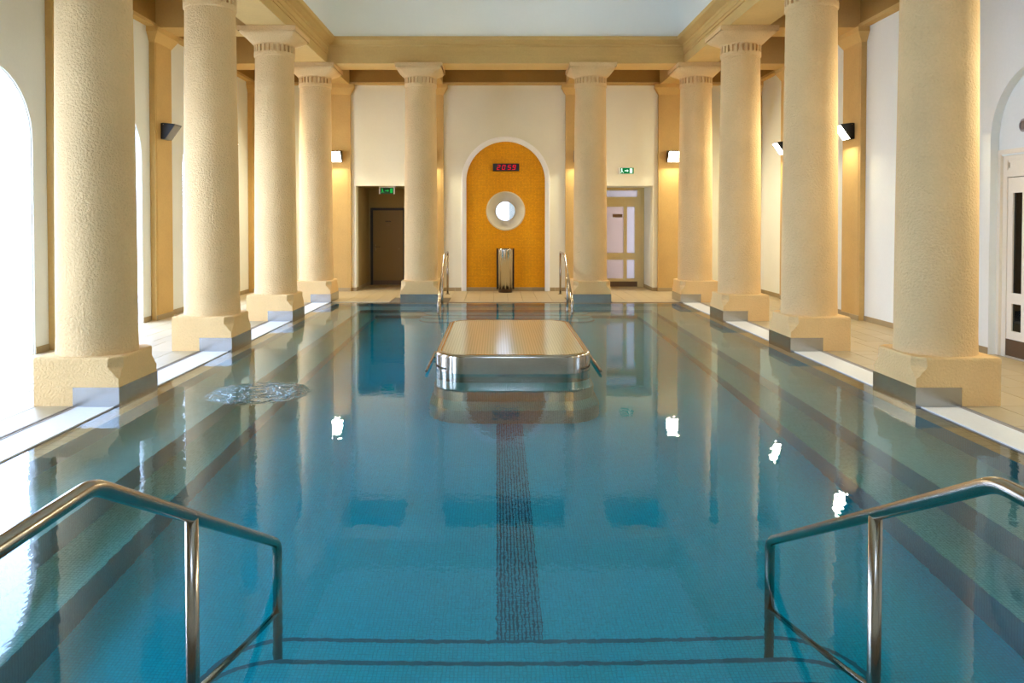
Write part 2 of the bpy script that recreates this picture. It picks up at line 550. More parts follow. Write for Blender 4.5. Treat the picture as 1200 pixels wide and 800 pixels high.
tag(o, 'thin tan ledge under the brown frieze', 'moulding', kind='structure')

# ---- ground: slab round the pool
GX = 4.25
mb = MB()
mb.box((-WX - 0.4, RY, -1.6), (-PX, WY + 0.3, 0.0)).box((PX, RY, -1.6), (WX + 0.4, WY + 0.3, 0.0))
mb.box((-PX, RY, -1.6), (PX, PY0, 0.0)).box((-PX, PY1, -1.6), (PX, WY + 0.3, 0.0))
mb.box((-DX1 - 0.1, WY + 0.3, -0.3), (-DX0 + 0.1, 21.5, 0.0)).box((DX0 - 0.1, WY + 0.3, -0.3), (DX1 + 0.1, 21.0, 0.0))
floor = mb.build('floor', M['grout'])
tag(floor, 'beige tiled deck round the pool', 'floor', kind='structure')

# deck tiles: single tiles in the aisles, one mesh per format shared by all of them
TW, TL, TH, GAP = 0.33, 0.66, 0.014, 0.007
def tile_mesh(wd, ln):
    b = MB().bbox((-wd / 2, -ln / 2, -0.004), (wd / 2, ln / 2, TH), 0.002)
    return b
protos = {}
def put_tile(x0, y0, x1, y1, mat):
    key = (round(x1 - x0, 3), round(y1 - y0, 3), mat)
    c = ((x0 + x1) / 2, (y0 + y1) / 2, 0)
    if key not in protos:
        o = tile_mesh(x1 - x0 - GAP, y1 - y0 - GAP).build('tile', M[mat], floor, c)
        protos[key] = o
    else:
        o = protos[key].copy(); COL.objects.link(o); o.location = c
    return o
PL = 0.41
def tile_rows(y0, y1):
    ys = []; y = y0
    while y < y1 - 0.05:
        ys.append((y, min(y + TL, y1))); y += TL
    if ys and ys[-1][1] - ys[-1][0] < 0.2 and len(ys) > 1:
        ys[-2] = (ys[-2][0], ys[-1][1]); ys.pop()
    return ys
for s in (-1, 1):
    mat = 'tile'
    bands = [(4.6, COLY[0] - PL)]
    for i, cy_ in enumerate(COLY):
        bands.append((cy_ - PL, cy_ + PL))
        nxt = COLY[i + 1] - PL if i < 3 else WY - 0.012
        bands.append((cy_ + PL, nxt))
    for bi, (a, b) in enumerate(bands):
        atcol = bi % 2 == 1
        for (ya, yb) in (tile_rows(a, b)):
            x = CX + PL + 0.005 if atcol else GX + 0.06
            xe = WX - 0.012
            # at a column the band is laid crosswise with wider slabs
            tw = 0.43 if atcol else TW
            while x < xe - 0.06:
                x2 = x + tw
                if xe - x2 < 0.12: x2 = xe
                if x2 > xe: x2 = xe
                xa, xb = sorted((s * x, s * x2))
                put_tile(xa, ya, xb, yb, mat)
                x = x2
mb = MB()   # the far strip of deck, too foreshortened to pick single tiles apart
x = -GX + 0.02
while x < GX - 0.05:
    y = PY1 + 0.02
    while y < WY - 0.05:
        y2 = min(y + TW, WY - 0.012)
        mid = (x + TW / 2)
        if not any(abs(mid - c) < 0.62 and y < 17.45 for c in (-CXF, CXF)):
            mb.bbox((x + 0.002, y + 0.002, -0.004), (x + TW - 0.002, y2 - 0.002, TH), 0.002)
        y = y2
    x += TW
# deck behind and under the lens
for s in (-1, 1):
    x = GX + 0.06
    while x < WX - 0.1:
        y = RY
        while y < 4.5:
            xa, xb = sorted((s * x, s * (x + TW)))
            mb.bbox((xa + 0.002, y + 0.002, -0.004), (xb - 0.002, min(y + TL, 4.596) - 0.002, TH), 0.002)
            y += TL
        x += TW
# tiled floors of the two door recesses
for x0, x1, y1 in ((-DX1, -DX0, 21.25), (DX0, DX1, 20.5)):
    x = x0
    while x < x1 - 0.05:
        y = WY
        while y < y1 - 0.05:
            mb.bbox((x + 0.002, y + 0.002, -0.004), (min(x + TW, x1) - 0.002, min(y + TW, y1) - 0.002, TH), 0.002)
            y += TW
        x += TW
o = mb.build('distant_tiles', M['tile'], floor)
tag(o, kind='stuff')

# ---- dark slot between deck and overflow grate
mb = MB()
for s in (-1, 1):
    xa, xb = sorted((s * 4.255, s * 4.305))
    for a, b in ((PY0, COLY[0] - PL), (COLY[0] + PL, COLY[1] - PL), (COLY[1] + PL, COLY[2] - PL), (COLY[2] + PL, COLY[3] - PL)):
        mb.box((xa, a, -0.02), (xb, b, 0.006))
        xm = (xa + xb) / 2
        mb.box((xm + 0.017, a, -0.02), (xm + 0.024, b, 0.016)).box((xm - 0.024, a, -0.02), (xm - 0.017, b, 0.016))
o = mb.build('trim_5', M['darkstrip'])
tag(o, 'dark steel slot drain between deck tiles and white grates', 'drain', kind='structure')

# ---- pool shell
FL, B1, B2 = -1.35, -0.50, -0.95
o1, o2, o3 = 0.17, 0.83, 1.21
mb = MB()
sweep_rect(mb, [(0, 0.0), (0, -0.055), (o1, -0.055), (o1, B1), (o2, B1), (o2, B2), (o3, B2), (o3, FL)], PX, PY0, PY1 + 0.005,
           [0, 0, 1, 2, 1, 2, 1], near=0.02)
o = mb.build('pool_basin', [M['lip'], M['poolwall'], M['bench']], norm=False)
tag(o, 'stepped underwater pool wall with two mosaic benches', 'pool', kind='structure')
pf = MB().box((-PX + o3 - 0.02, PY0, FL - 0.1), (PX - o3 + 0.02, PY1, FL)).build('pool_floor', M['poolfloor'])
tag(pf, 'turquoise mosaic floor of the pool', 'pool', kind='structure')
# dark lane strip: ribs that run towards the island
mb = MB().box((-0.20, 4.24, FL), (0.075, 8.2, FL + 0.003))
for k in range(11):
    x = -0.197 + 0.0247 * k
    mb.box((x + 0.004, 4.24, FL), (x + 0.020, 8.2, FL + 0.008), 1)
o = mb.build('lane_strip', [M['slot'], M['lane']], pf)
o['kind'] = 'stuff'

# ---- water
WZ = 0.0
mb = MB().box((-PX - 0.002, PY0 - 0.002, FL - 0.05), (PX + 0.002, PY1 + 0.002, WZ))
o = mb.build('water', M['water'])
tag(o, 'clear turquoise pool water mirroring the columns', 'water', kind='structure')

# ---- windows of the left wall, one pane to each arch
for i, (y, r) in enumerate(LB):
    q = r - 0.015
    ol = [(y - r, 0.0), (y + r, 0.0)] + arc(y, 2.88, r, 0, PI, 24)
    il = [(y - q, 0.02), (y + q, 0.02)] + arc(y, 2.88, q, 0, PI, 24)
    wdw = MB().prism(ol, lambda u, v, t: (-t, u, v), WX + 0.02, WX + 0.10, [il]).build('window_%d' % (i + 1), M['moulding'])
    MB().bbox((-WX - 0.04, y - r, -0.004), (-WX + 0.010, y + r, TH_), 0.002).build('threshold', M['tile'], wdw)
    tag(wdw, ['tall arched window first behind the lens on the left', 'tall arched window just outside the frame on the left',
              'bright arched window before the first left column', 'bright arched window behind the first left column',
              'narrower arched window behind the second left column'][i], 'window', kind='structure')
    MB().prism(il, lambda u, v, t: (-t, u, v), WX + 0.05, WX + 0.06).build('pane', M['pane'], wdw)
# daylight portals in the openings (they guide sampling and give no light of their own)
def portal(loc, rot, sx, sy):
    l = bpy.data.lights.new('window_portal', 'AREA'); l.shape = 'RECTANGLE'; l.size = sx; l.size_y = sy
    l.cycles.is_portal = True
    o = bpy.data.objects.new('window_portal', l); COL.objects.link(o); o.location = loc; o.rotation_euler = rot
for y, r in LB:
    portal((-WX - 0.13, y, 1.9), (0, -PI / 2, 0), 3.8, 2 * r)
portal((0, RY - 0.32, LZ + LR / 2), (-PI / 2, 0, 0), 2 * LR, LR)
# ground outside the windows
o = MB().box((-60, -60, -0.35), (-WX - 0.5, 60, -0.25)).build('ground_outside', M['conc'])
tag(o, 'pale paving outside the windows', 'ground', kind='structure')

# ---- skirting tiles along the walls
def skirting(name, label, runs):
    root = empty(name); tag(root, label, 'skirting', kind='structure')
    pr = {}
    for (a, b, fixed, axis, sgn) in runs:
        L = b - a; k = max(1, round(L / 0.33)); st = L / k
        for i in range(k):
            m = a + st * (i + 0.5)
            key = (round(st, 3), axis)
            loc = (fixed + sgn * 0.006, m, 0) if axis[0] == 'y' else (m, fixed + sgn * 0.006, 0)
            if key not in pr:
                h = st / 2 - 0.002
                bb = MB().bbox((-0.008, -h, 0.012), (0.008, h, 0.105), 0.003) if axis[0] == 'y' else MB().bbox((-h, -0.008, 0.012), (h, 0.008, 0.105), 0.003)
                pr[key] = bb.build('tile', M['tile_cool' if axis == 'yp' else 'skirt'], root, loc)
            else:
                o = pr[key].copy(); COL.objects.link(o); o.location = loc
def side_runs(s, arches):
    rr = []
    cur = 4.6
    cuts = sorted([(y - r, y + r) for y, r in arches if y > 5] + [(c - 0.35, c + 0.35) for c in COLY] + [(18.96, 19.4)])
    for a, b in cuts:
        if a - cur > 0.05: rr.append((cur, a, s * WX, 'y', -s))
        cur = max(cur, b)
    for c in COLY:
        rr.append((c - 0.35, c + 0.35, s * (WX - 0.10), 'y', -s))
    rr.append((18.96, 19.29, s * (WX - 0.10), 'y', -s))
    return rr
skirting('baseboard_left', 'brown tile skirting along the window wall', side_runs(-1, LB))
skirting('baseboard_right', 'brown tile skirting along the wall with the cream glazed door', side_runs(1, [(BY[0], 0.9)]))
rr = []
for a, b in ((-6.3, -4.61), (-3.91, -DX1), (-DX0, -1.55 - 0.7), (-1.55, -0.98), (1.04, 1.55), (DX0 - 0.0, DX0), (DX1, 3.91), (4.61, 6.3)):
    if b - a > 0.04: rr.append((a, b, WY, 'x', -1))
for c in (-CX, -CXF, CXF, CX):
    rr.append((c - 0.35, c + 0.35, WY - 0.10, 'x', -1))
rr += [(-0.98, 1.04, WY + 0.05, 'x', -1)]
rr += [(WY, 21.2, -DX1, 'y', 1), (WY, 20.5, DX1, 'y', -1), (-DX1, -3.74, 21.3, 'x', -1)]
skirting('baseboard_far', 'brown tile skirting along the end wall', rr)

# ---- pilasters
def pilaster(loc, rz, wd, label):
    root = empty('pilaster', loc, rz)      # local: +x faces the room, y along the wall
    tag(root, label, 'pilaster', 'tan wall pilasters', kind='thing')
    h = wd / 2
    MB().box((-0.098, -h, 0.016), (0.0, h, 5.02)).box((-0.098, -h + 0.05, 0.016), (0.006, h - 0.05, 5.0)).build('shaft', M['pilaster'], root)
    pr = [(0.0, 4.99), (0.004, 5.0), (0.012, 5.015), (0.095, 5.155), (0.105, 5.16), (0.105, 5.25)]
    rs = [[(-0.098, -h - o, z), (o, -h - o, z), (o, h + o, z), (-0.098, h + o, z)] for o, z in pr]
    MB().rings(rs, True, True, True).build('capital', M['beam'], root)
    return root
PL_L = ['behind the first left column, after the near window', 'on the left wall holding the unlit black floodlight', 'on the left wall behind the second left column']
PL_R = ['on the right wall behind the first right column', 'on the right wall below the large lit floodlight', 'on the right wall beside the small lit floodlight']
for i, y in enumerate(COLY):
    if i == 0: continue
    pilaster((-WX + 0.10, y, 0), 0, 0.70, 'tan pilaster ' + PL_L[i - 1])
    pilaster((WX - 0.10, y, 0), PI, 0.70, 'tan pilaster ' + PL_R[i - 1])
pilaster((WX - 0.10, COLY[0], 0), PI, 0.70, 'tan pilaster on the right wall before the cream glazed door')
pilaster((WX - 0.10, 4.59, 0), PI, 0.70, 'tan pilaster on the right wall level with the lens')
pilaster((-WX + 0.10, COLY[0], 0), 0, 0.70, 'tan pilaster on the left wall before the nearest window')
pilaster((-WX + 0.10, 19.17, 0), 0, 0.42, 'narrow tan pilaster in the far left corner')
pilaster((WX - 0.10, 19.17, 0), PI, 0.42, 'narrow tan pilaster in the far right corner')
for x, t in ((-CX, 'of the end wall left of the brown door'), (-CXF, 'of the end wall between brown door and gold niche'),
             (CXF, 'of the end wall between gold niche and glazed door'), (CX, 'of the end wall right of the glazed door')):
    pilaster((x, WY - 0.10, 0), -PI / 2, 0.70, 'tan pilaster ' + t)

# ---- columns
def make_column():
    root = empty('column')
    # plinth, chamfered on the two corners towards the pool (local +x)
    lv = [(-0.10, 0, 0), (0.275, 0, 0), (0.295, 0.03, 0), (0.32, 0.048, 0), (0.345, 0.068, 0), (0.372, 0.094, 0), (0.39, 0.104, 0), (0.43, 0.105, 0),
          (0.462, 0.098, 0.0), (0.478, 0.09, 0.006), (0.484, 0.085, 0.016)]
    rs = []
    for z, c, i in lv:
        h = PL - i
        c = max(c, 0.0005)
        rs.append([(-h, -h, z), (h - c, -h, z), (h, -h + c, z), (h, h - c, z), (h - c, h, z), (-h, h, z)])
    MB().rings(rs, True, False, True).build('plinth', M['plinth'], root)
    # steel cladding at the foot of the plinth
    t = 0.007
    sk = MB().box((PL - 0.002, -PL - t, -0.10), (PL + t, PL + t, 0.195)).build('steel_plate', M['plate'], root)
    MB().box((PL - 0.44, -PL - t, -0.10), (PL - 0.002, -PL + 0.002, 0.195)).build('steel_plate', M['plate'], root)
    MB().box((PL - 0.44, PL - 0.002, -0.10), (PL - 0.002, PL + t, 0.195)).build('steel_plate', M['plate'], root)
    # shaft with a slight swelling
    pr = []
    for k in range(25):
        u = k / 24
        r = 0.376 - 0.034 * u ** 1.6
        pr.append((r, 0.478 + (4.77 - 0.478) * u))
    pr = [(0.384, 0.47), (0.381, 0.49)] + pr[1:]
    MB().lathe(pr, 72).build('shaft', M['stucco'], root)
    # neck ring with sunk flutes
    mb = MB()
    mb.lathe([(0.342, 4.765), (0.356, 4.772), (0.360, 4.785), (0.360, 4.845)], 96)
    nf = 26; ring = []
    for k in range(nf):
        a0 = 2 * PI * k / nf; da = 2 * PI / nf
        for fr, r in ((0.0, 0.360), (0.52, 0.360), (0.56, 0.322), (0.96, 0.322)):
            ring.append((a0 + fr * da, r))
    mb.rings([[(r * math.cos(a), r * math.sin(a), z) for a, r in ring] for z in (4.845, 4.965)], True)
    mb.rings([[(0.36 * math.cos(a), 0.36 * math.sin(a), 4.845) for a, r in ring], [(r * math.cos(a), r * math.sin(a), 4.845) for a, r in ring]], True)
    mb.rings([[(r * math.cos(a), r * math.sin(a), 4.965) for a, r in ring], [(0.36 * math.cos(a), 0.36 * math.sin(a), 4.965) for a, r in ring]], True)
    mb.lathe([(0.36, 4.965), (0.362, 4.99)], 96)
    mb.build('fluted_neck', M['stucco'], root)
    # echinus: round below, square above; abacus plate on top
    sg = 72; rs = []
    for z, r, b in ((4.985, 0.358, 0), (5.0, 0.372, 0.05), (5.03, 0.405, 0.3), (5.06, 0.435, 0.55), (5.09, 0.462, 0.78), (5.12, 0.482, 0.93), (5.145, 0.492, 1), (5.165, 0.495, 1)):
        row = []
        for i in range(sg):
            a = 2 * PI * (i + 0.5) / sg + PI / 4
            c_, s_ = math.cos(a), math.sin(a)
            rq = r / max(abs(c_), abs(s_))
            q = r * (1 - b) + rq * b
            row.append((q * c_, q * s_, z))
        rs.append(row)
    MB().rings(rs, True, smooth=True).build('echinus', M['stucco'], root)
    MB().bbox((-0.515, -0.515, 5.163), (0.515, 0.515, 5.25), 0.004).build('abacus', M['stucco'], root)
    return root
proto = make_column()
spots = []
NTH = ['nearest', 'second nearest', 'third nearest']
for i, y in enumerate(COLY):
    for s, sd in ((-1, 'left'), (1, 'right')):
        t = ('%s of the cream stucco columns in the row along the %s of the pool' % (NTH[i], sd)) if i < 3 else \
            ('cream stucco column at the far %s corner of the pool' % sd)
        spots.append(((s * CX, y, 0), 0 if s < 0 else PI, t))
spots.append(((-CXF, 17.07, 0), -PI / 2, 'cream stucco column between the brown door and the gold niche'))
spots.append(((CXF, 17.07, 0), -PI / 2, 'cream stucco column between the gold niche and the glazed door'))
for i, (loc, rz, lab) in enumerate(spots):
    o = proto if i == 0 else copy_tree(proto)
    o.location = loc; o.rotation_euler = (0, 0, rz)
    tag(o, lab, 'column', 'cream columns round the pool', kind='thing')

# ---- overflow grates between the plinths
segs = [(PY0 + 0.01, COLY[0] - PL - 0.01)] + [(COLY[i] + PL + 0.01, COLY[i + 1] - PL - 0.01) for i in range(3)]
for s, sd in ((-1, 'left'), (1, 'right')):
    for i, (a, b) in enumerate(segs):
        lab = ('white overflow grate %s, %s side of the pool' % (['leading up to the nearest column', 'between first and second column', 'between second and third column', 'between third and corner column'][i], sd))
        root = empty('overflow_grate', (s * 4.07, a, 0)); tag(root, lab, 'grate', 'white overflow grates')
        L = b - a
        MB().box((-0.175, 0, -0.03), (-0.160, L, 0.012)).box((0.160, 0, -0.03), (0.175, L, 0.012)).build('frame', M['grate'], root)
        mb = MB(); k = int(L / 0.02)
        for j in range(k):
            mb.box((-0.16, (j + 0.1) * L / k, -0.02), (0.16, (j + 0.88) * L / k, 0.010))
        o = mb.build('slats', M['grate'], root, norm=False); o['kind'] = 'stuff'

# ---- entry steps at both ends
def rounded(x, yb, yf, r, n=8):
    """outline with the two corners at yf rounded"""
    sgn = 1 if yf > yb else -1
    p = [(-x, yb), (x, yb)]
    p += [(x - r + r * math.cos(a), yf - sgn * r + sgn * r * math.sin(a)) for a in [PI / 2 * k / n for k in range(n + 1)]]
    p += [(-x + r + r * math.cos(a), yf - sgn * r + sgn * r * math.sin(a)) for a in [PI / 2 + PI / 2 * k / n for k in range(n + 1)]]
    return p
def stairs(label, yb, y0, sgn):
    root = empty('pool_steps', (0, yb, 0)); tag(root, label, 'steps')
    for k in range(8):
        z = FL + 0.16 * (k + 1) - 0.003
        yf = y0 - sgn * 0.32 * k
        if (yf - yb) * sgn < 0.1 or z > -0.07: break
        hw = 1.75 - 0.02 * k
        ol = [(a, b - yb) for a, b in rounded(hw, yb, yf, 0.42 if sgn > 0 else 0.3)]
        st = MB().prism(ol, lambda u, v, t: (u, v, t), FL - 0.02, z).build('step', M['poolfloor'], root)
        il = [(a, b - yb) for a, b in rounded(hw - 0.03, yb, yf - sgn * 0.035, 0.39 if sgn > 0 else 0.27)]
        ol2 = [(a, b - yb) for a, b in rounded(hw + 0.003, yb + sgn * 0.001, yf + sgn * 0.003, 0.42 if sgn > 0 else 0.3)]
        il2 = [(a, b - yb) for a, b in rounded(hw - 0.028, yb - sgn * 0.0, yf - sgn * 0.03, 0.39 if sgn > 0 else 0.27)]
        # dark nosing along the front edge
        front = []; m = len(ol2)
        o_ = ol2[2:]; i_ = il2[2:]
        mb = MB()
        for zz in ((z + 0.003),):
            q = [(*p, zz) for p in o_] + [(*p, zz) for p in i_]
            L = len(o_)
            mb.add(q, [(j, j + 1, L + j + 1, L + j) for j in range(L - 1)])
            q2 = [(*p, zz) for p in o_] + [(*p, z - 0.03) for p in o_]
            mb.add(q2, [(j, j + 1, L + j + 1, L + j) for j in range(L - 1)])
        mb.build('nosing', M['nosing'], st)
    return root
stairs('submerged mosaic steps between the near handrails', PY0 + 0.01, 4.26, 1)
stairs('submerged steps between the handrails at the far end', PY1 - 0.01, 14.85, -1)

# ---- handrails
def handrail(x, ybend, sgn, label, group):
    foot, mid = (-1.192, -0.552) if sgn > 0 else (-0.872, -0.392)
    """horizontal, then falling at 27 degrees into the water; local y runs into the pool"""
    root = empty('handrail', (x, ybend, 0), 0 if sgn > 0 else PI)
    tag(root, label, 'handrail', group)
    r = 0.025
    H = 1.04
    endy, endz = 1.815, 0.10
    MB().tube([(0, -1.15, H), (0, 0, H), (0, endy, endz), (0, endy, foot)], r, 16, fillet=0.06).build('top_rail', M['rail'], root)
    sl = (endz - H) / endy
    ym = 0.70
    MB().tube([(0, ym, H + sl * ym - 0.005), (0, ym, mid)], r, 16).build('post', M['rail'], root)
    MB().tube([(0, -1.15, H), (0, -1.15, 0.0)], r, 16).build('post', M['rail'], root)
    MB().lathe([(0.06, 0.0), (0.06, 0.02), (0.03, 0.026)], 20, (0, -1.15)).build('base_flange', M['rail'], root)
    MB().tube([(0, ym, H + sl * ym - 0.69), (0, endy, endz - 0.69)], 0.018, 12).build('lower_rail', M['rail'], root)
    return root
handrail(CAMX - 1.16, 2.165, 1, 'near left steel handrail sloping down into the water', 'near handrails')
handrail(CAMX + 1.453, 2.19, 1, 'near right steel handrail sloping down into the water', 'near handrails')
handrail(-1.40, 17.42, -1, 'steel handrail at the far end, left of the gold niche', 'far handrails')
handrail(1.36, 17.42, -1, 'steel handrail at the far end, right of the gold niche', 'far handrails')

# ---- island
def rrect(x0, x1, y0, y1, r, n=10):
    p = []
    for cx, cy_, a0 in ((x1 - r, y1 - r, 0), (x0 + r, y1 - r, PI / 2), (x0 + r, y0 + r, PI), (x1 - r, y0 + r, 1.5 * PI)):
        p += [(cx + r * math.cos(a0 + PI / 2 * k / n), cy_ + r * math.sin(a0 + PI / 2 * k / n)) for k in range(n + 1)]
    return p
IY = 8.90
isl = empty('pool_island', (0, IY, 0))
tag(isl, 'low steel-sided island with ribbed beige top in mid pool', 'island')
hw, ln, rr_ = 0.945, 3.3, 0.38
def ringz(d, z): return [(a, b, z) for a, b in rrect(-hw + d, hw - d, d, ln - d, rr_ - d)]
MB().rings([ringz(0.0, -0.44), ringz(0, 0.185), ringz(0.003, 0.20), ringz(0.010, 0.212), ringz(0.022, 0.22), ringz(0.075, 0.22), ringz(0.08, 0.214)], True, smooth=True).build('steel_skirt', M['mirror'], isl)
MB().prism([(a, b) for a, b in rrect(-hw + 0.079, hw - 0.079, 0.079, ln - 0.079, rr_ - 0.079)], lambda u, v, t: (u, v, t), 0.10, 0.217).build('deck_panel', M['islanddeck'], isl)
MB().prism([(a, b) for a, b in rrect(-hw + 0.004, hw - 0.004, 0.004, ln, rr_)], lambda u, v, t: (u, v, t), FL, -0.43).build('base', M['poolwall'], isl)
MB().prism([(a, b) for a, b in rrect(-hw + 0.01, hw - 0.01, -0.40, ln + 0.3, 0.40)], lambda u, v, t: (u, v, t), FL, -0.45).build('submerged_step', M['islandstep'], isl)
MB().prism([(a, b) for a, b in rrect(-hw - 0.01, hw + 0.01, -0.77, ln + 0.6, 0.42)], lambda u, v, t: (u, v, t), FL, -0.9).build('submerged_step', M['islandstep'], isl)
for s in (-1, 1):
    x = s * (hw + 0.085)
    MB().tube([(x, 0.04, 0.03), (x, 1.35, 0.03)], 0.016, 12).tube([(s * (hw - 0.01), 0.95, 0.03), (x, 0.95, 0.03)], 0.010, 10).build('grab_bar', M['rail'], isl)

# ---- niche at the end wall
ol = [(0.03 - NR - 0.02, -0.02), (0.03 + NR + 0.02, -0.02)] + arc(0.03, NSP, NR + 0.02, 0, PI, 32)
OX, OZ = 0.03, 2.06
hole = [(OX + 0.49 * math.cos(2 * PI * k / 48), OZ + 0.49 * math.sin(2 * PI * k / 48)) for k in range(48)]
o = MB().prism(ol, lambda u, v, t: (u, t, v), WY + 0.055, WY + 0.12, [hole]).build('wall_niche', M['gold'])
tag(o, 'gold mosaic back of the arched niche', 'niche', kind='structure')
# arched moulding in two steps
def arch_band(mb, r0, r1, y, mi=0):
    a = [(0.03 + r0, 0.0)] + arc(0.03, NSP, r0, 0, PI, 40) + [(0.03 - r0, 0.0)]
    b = [(0.03 + r1, 0.0)] + arc(0.03, NSP, r1, 0, PI, 40) + [(0.03 - r1, 0.0)]
    mb.prism(a + list(reversed(b)), lambda u, v, t: (u, t, v), y, WY + 0.03)
mb = MB(); arch_band(mb, NR - 0.005, NR + 0.075, WY - 0.025); arch_band(mb, NR + 0.075, NR + 0.12, WY - 0.05); arch_band(mb, NR + 0.03, NR + 0.045, WY - 0.035)
o = mb.build('trim_6', M['moulding'])
tag(o, 'white arched moulding round the gold niche', 'moulding', kind='structure')
# porthole
orr = lambda r, y: [(OX + r * math.cos(2 * PI * k / 48), y, OZ + r * math.sin(2 * PI * k / 48)) for k in range(48)]
win = MB().rings([orr(0.50, WY + 0.056), orr(0.50, WY + 0.03), orr(0.47, WY + 0.025), orr(0.46, WY + 0.05), orr(0.40, WY + 0.16), orr(0.27, WY + 0.40), orr(0.25, WY + 0.40), orr(0.25, WY + 0.44)], True, smooth=False).build('window_7', m_plain('porthole_splay_paint', 'D2C7AA', 0.7))
tag(win, 'round porthole window with deep cream splay in gold mosaic', 'window', kind='structure')
MB().rings([orr(0.252, WY + 0.42), orr(0.252, WY + 0.43)], True, True, True).build('pane', M['oculus'], win)
o = MB().box((-0.3, WY + 0.13, 0), (-0.28, WY + 0.32, 4)).build('trim_7', M['white'])
bpy.data.objects.remove(o)
# masonry behind the niche, bored through for the porthole
hole2 = [(OX + 0.52 * math.cos(2 * PI * k / 48), OZ + 0.52 * math.sin(2 * PI * k / 48)) for k in range(48)]
o = MB().prism([(-1.5, 0), (1.5, 0), (1.5, 4.3), (-1.5, 4.3)], lambda u, v, t: (u, t, v), WY + 0.3, WY + 0.42, [hole2]).build('wall_behind_niche', M['white'])
tag(o, 'masonry behind the gold niche', 'wall', kind='structure')
o = MB().box((0.16, WY + 2.0, -0.3), (3.0, WY + 2.4, 7)).build('wall_outside', M['conc'])
tag(o, 'grey outside wall glimpsed through the porthole', 'wall', kind='structure')

# ---- recess shells and doors
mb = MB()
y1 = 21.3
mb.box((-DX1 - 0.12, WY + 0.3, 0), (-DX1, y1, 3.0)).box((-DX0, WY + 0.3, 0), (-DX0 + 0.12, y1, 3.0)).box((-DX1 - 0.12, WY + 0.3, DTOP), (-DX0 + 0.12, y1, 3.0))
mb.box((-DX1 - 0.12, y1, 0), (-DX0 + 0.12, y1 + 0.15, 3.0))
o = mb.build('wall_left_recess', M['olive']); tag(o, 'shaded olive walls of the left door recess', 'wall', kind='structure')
mb = MB(); y2 = 20.62
mb.box((DX1, WY + 0.3, 0), (DX1 + 0.12, y2 + 0.1, 3.0)).box((DX0 - 0.12, WY + 0.3, 0), (DX0, y2 + 0.1, 3.0)).box((DX0 - 0.12, WY + 0.3, DTOP), (DX1 + 0.12, y2 + 0.1, 3.0))
o = mb.build('wall_right_recess', M['white']); tag(o, 'white walls of the right door recess', 'wall', kind='structure')

# door 1: plain brown leaf in a black frame
d1 = MB().box((-3.73, y1 - 0.05, 0.0), (-3.66, y1, 2.17)).box((-2.82, y1 - 0.05, 0.0), (-2.75, y1, 2.17)).box((-3.66, y1 - 0.05, 2.10), (-2.82, y1, 2.17)).build('door_1', M['dark'])
tag(d1, 'brown flush door in a black frame, deep in the left recess', 'door', kind='structure')
lf = MB().box((-3.66, y1 - 0.035, 0.012), (-2.82, y1 - 0.005, 2.10)).build('door_leaf', M['brown'], d1)
MB().tube([(-3.59, y1 - 0.035, 1.08), (-3.59, y1 - 0.085, 1.08), (-3.46, y1 - 0.085, 1.08)], 0.011, 10).lathe([(0.0, 0)], 4).build('door_handle', M['steel'], lf)
MB().box((-3.605, y1 - 0.04, 0.98), (-3.575, y1 - 0.034, 1.14)).build('lock_plate', M['steel'], lf)
MB().tube([(-2.93, y1 - 0.035, 1.02), (-2.93, y1 - 0.05, 1.02)], 0.014, 10).build('door_knob', M['steel'], lf)
mb = MB()
for k in range(6): mb.box((-3.31 + 0.026 * k, y1 - 0.038, 1.775), (-3.31 + 0.026 * k + 0.018, y1 - 0.034, 1.80 if k % 2 else 1.81))
mb.build('door_lettering', M['dark'], lf)
mb = MB()
for k in range(4): mb.box((-3.295 + 0.026 * k, y1 - 0.038, 1.68), (-3.295 + 0.026 * k + 0.016, y1 - 0.034, 1.70))
mb.build('door_lettering', m_plain('faint_door_lettering', '8C6E50', 0.5), lf)
MB().box((-3.66, y1 - 0.038, 0.02), (-2.82, y1 - 0.034, 0.14)).build('kick_plate', M['kick'], lf)

# door 2: glazed, ochre joinery
FY = 20.5
def framed(mb, outer, holes, ya, yb):
    x0, z0, x1, z1 = outer
    mb.prism([(x0, z0), (x1, z0), (x1, z1), (x0, z1)], lambda u, v, t: (u, t, v), ya, yb, [[(a, b), (c, b), (c, d), (a, d)] for a, b, c, d in holes])
mb = MB()
framed(mb, (2.27, 0.0, 3.78, 2.70), [(2.36, 0.02, 3.66, 2.31), (2.42, 2.45, 3.60, 2.63)], FY, FY + 0.10)
framed(mb, (3.68, 0.02, 3.76, 2.68), [(3.70, 0.04, 3.74, 2.66)], FY - 0.015, FY)
mb.box((2.36, FY - 0.02, 2.33), (3.66, FY, 2.36)).box((2.36, FY - 0.03, 2.66), (3.76, FY, 2.70))
d2 = mb.build('door_2', M['ochre'])
tag(d2, 'glazed ochre door with side light and transom in the right recess', 'door', kind='structure')
MB().box((2.42, FY + 0.045, 2.45), (3.60, FY + 0.055, 2.63)).build('transom_pane', M['palepane'], d2)
mb = MB()
P2 = [(2.50, 0.94, 3.23, 2.19), (3.32, 0.94, 3.53, 2.19), (2.50, 0.25, 3.23, 0.76), (3.32, 0.25, 3.53, 0.76)]
framed(mb, (2.355, 0.016, 3.665, 2.315), P2, FY + 0.01, FY + 0.06)
framed(mb, (3.29, 0.90, 3.56, 2.22), [P2[1]], FY + 0.0, FY + 0.01)
framed(mb, (2.47, 0.90, 3.26, 2.22), [P2[0]], FY + 0.0, FY + 0.01)
lf = mb.build('door_leaf', M['ochre'], d2)
for i, (a, b, c, d) in enumerate(P2):
    MB().box((a, FY + 0.03, b), (c, FY + 0.036, d)).build('pane', M['palepane'] if i % 2 else M['lilac'], lf)
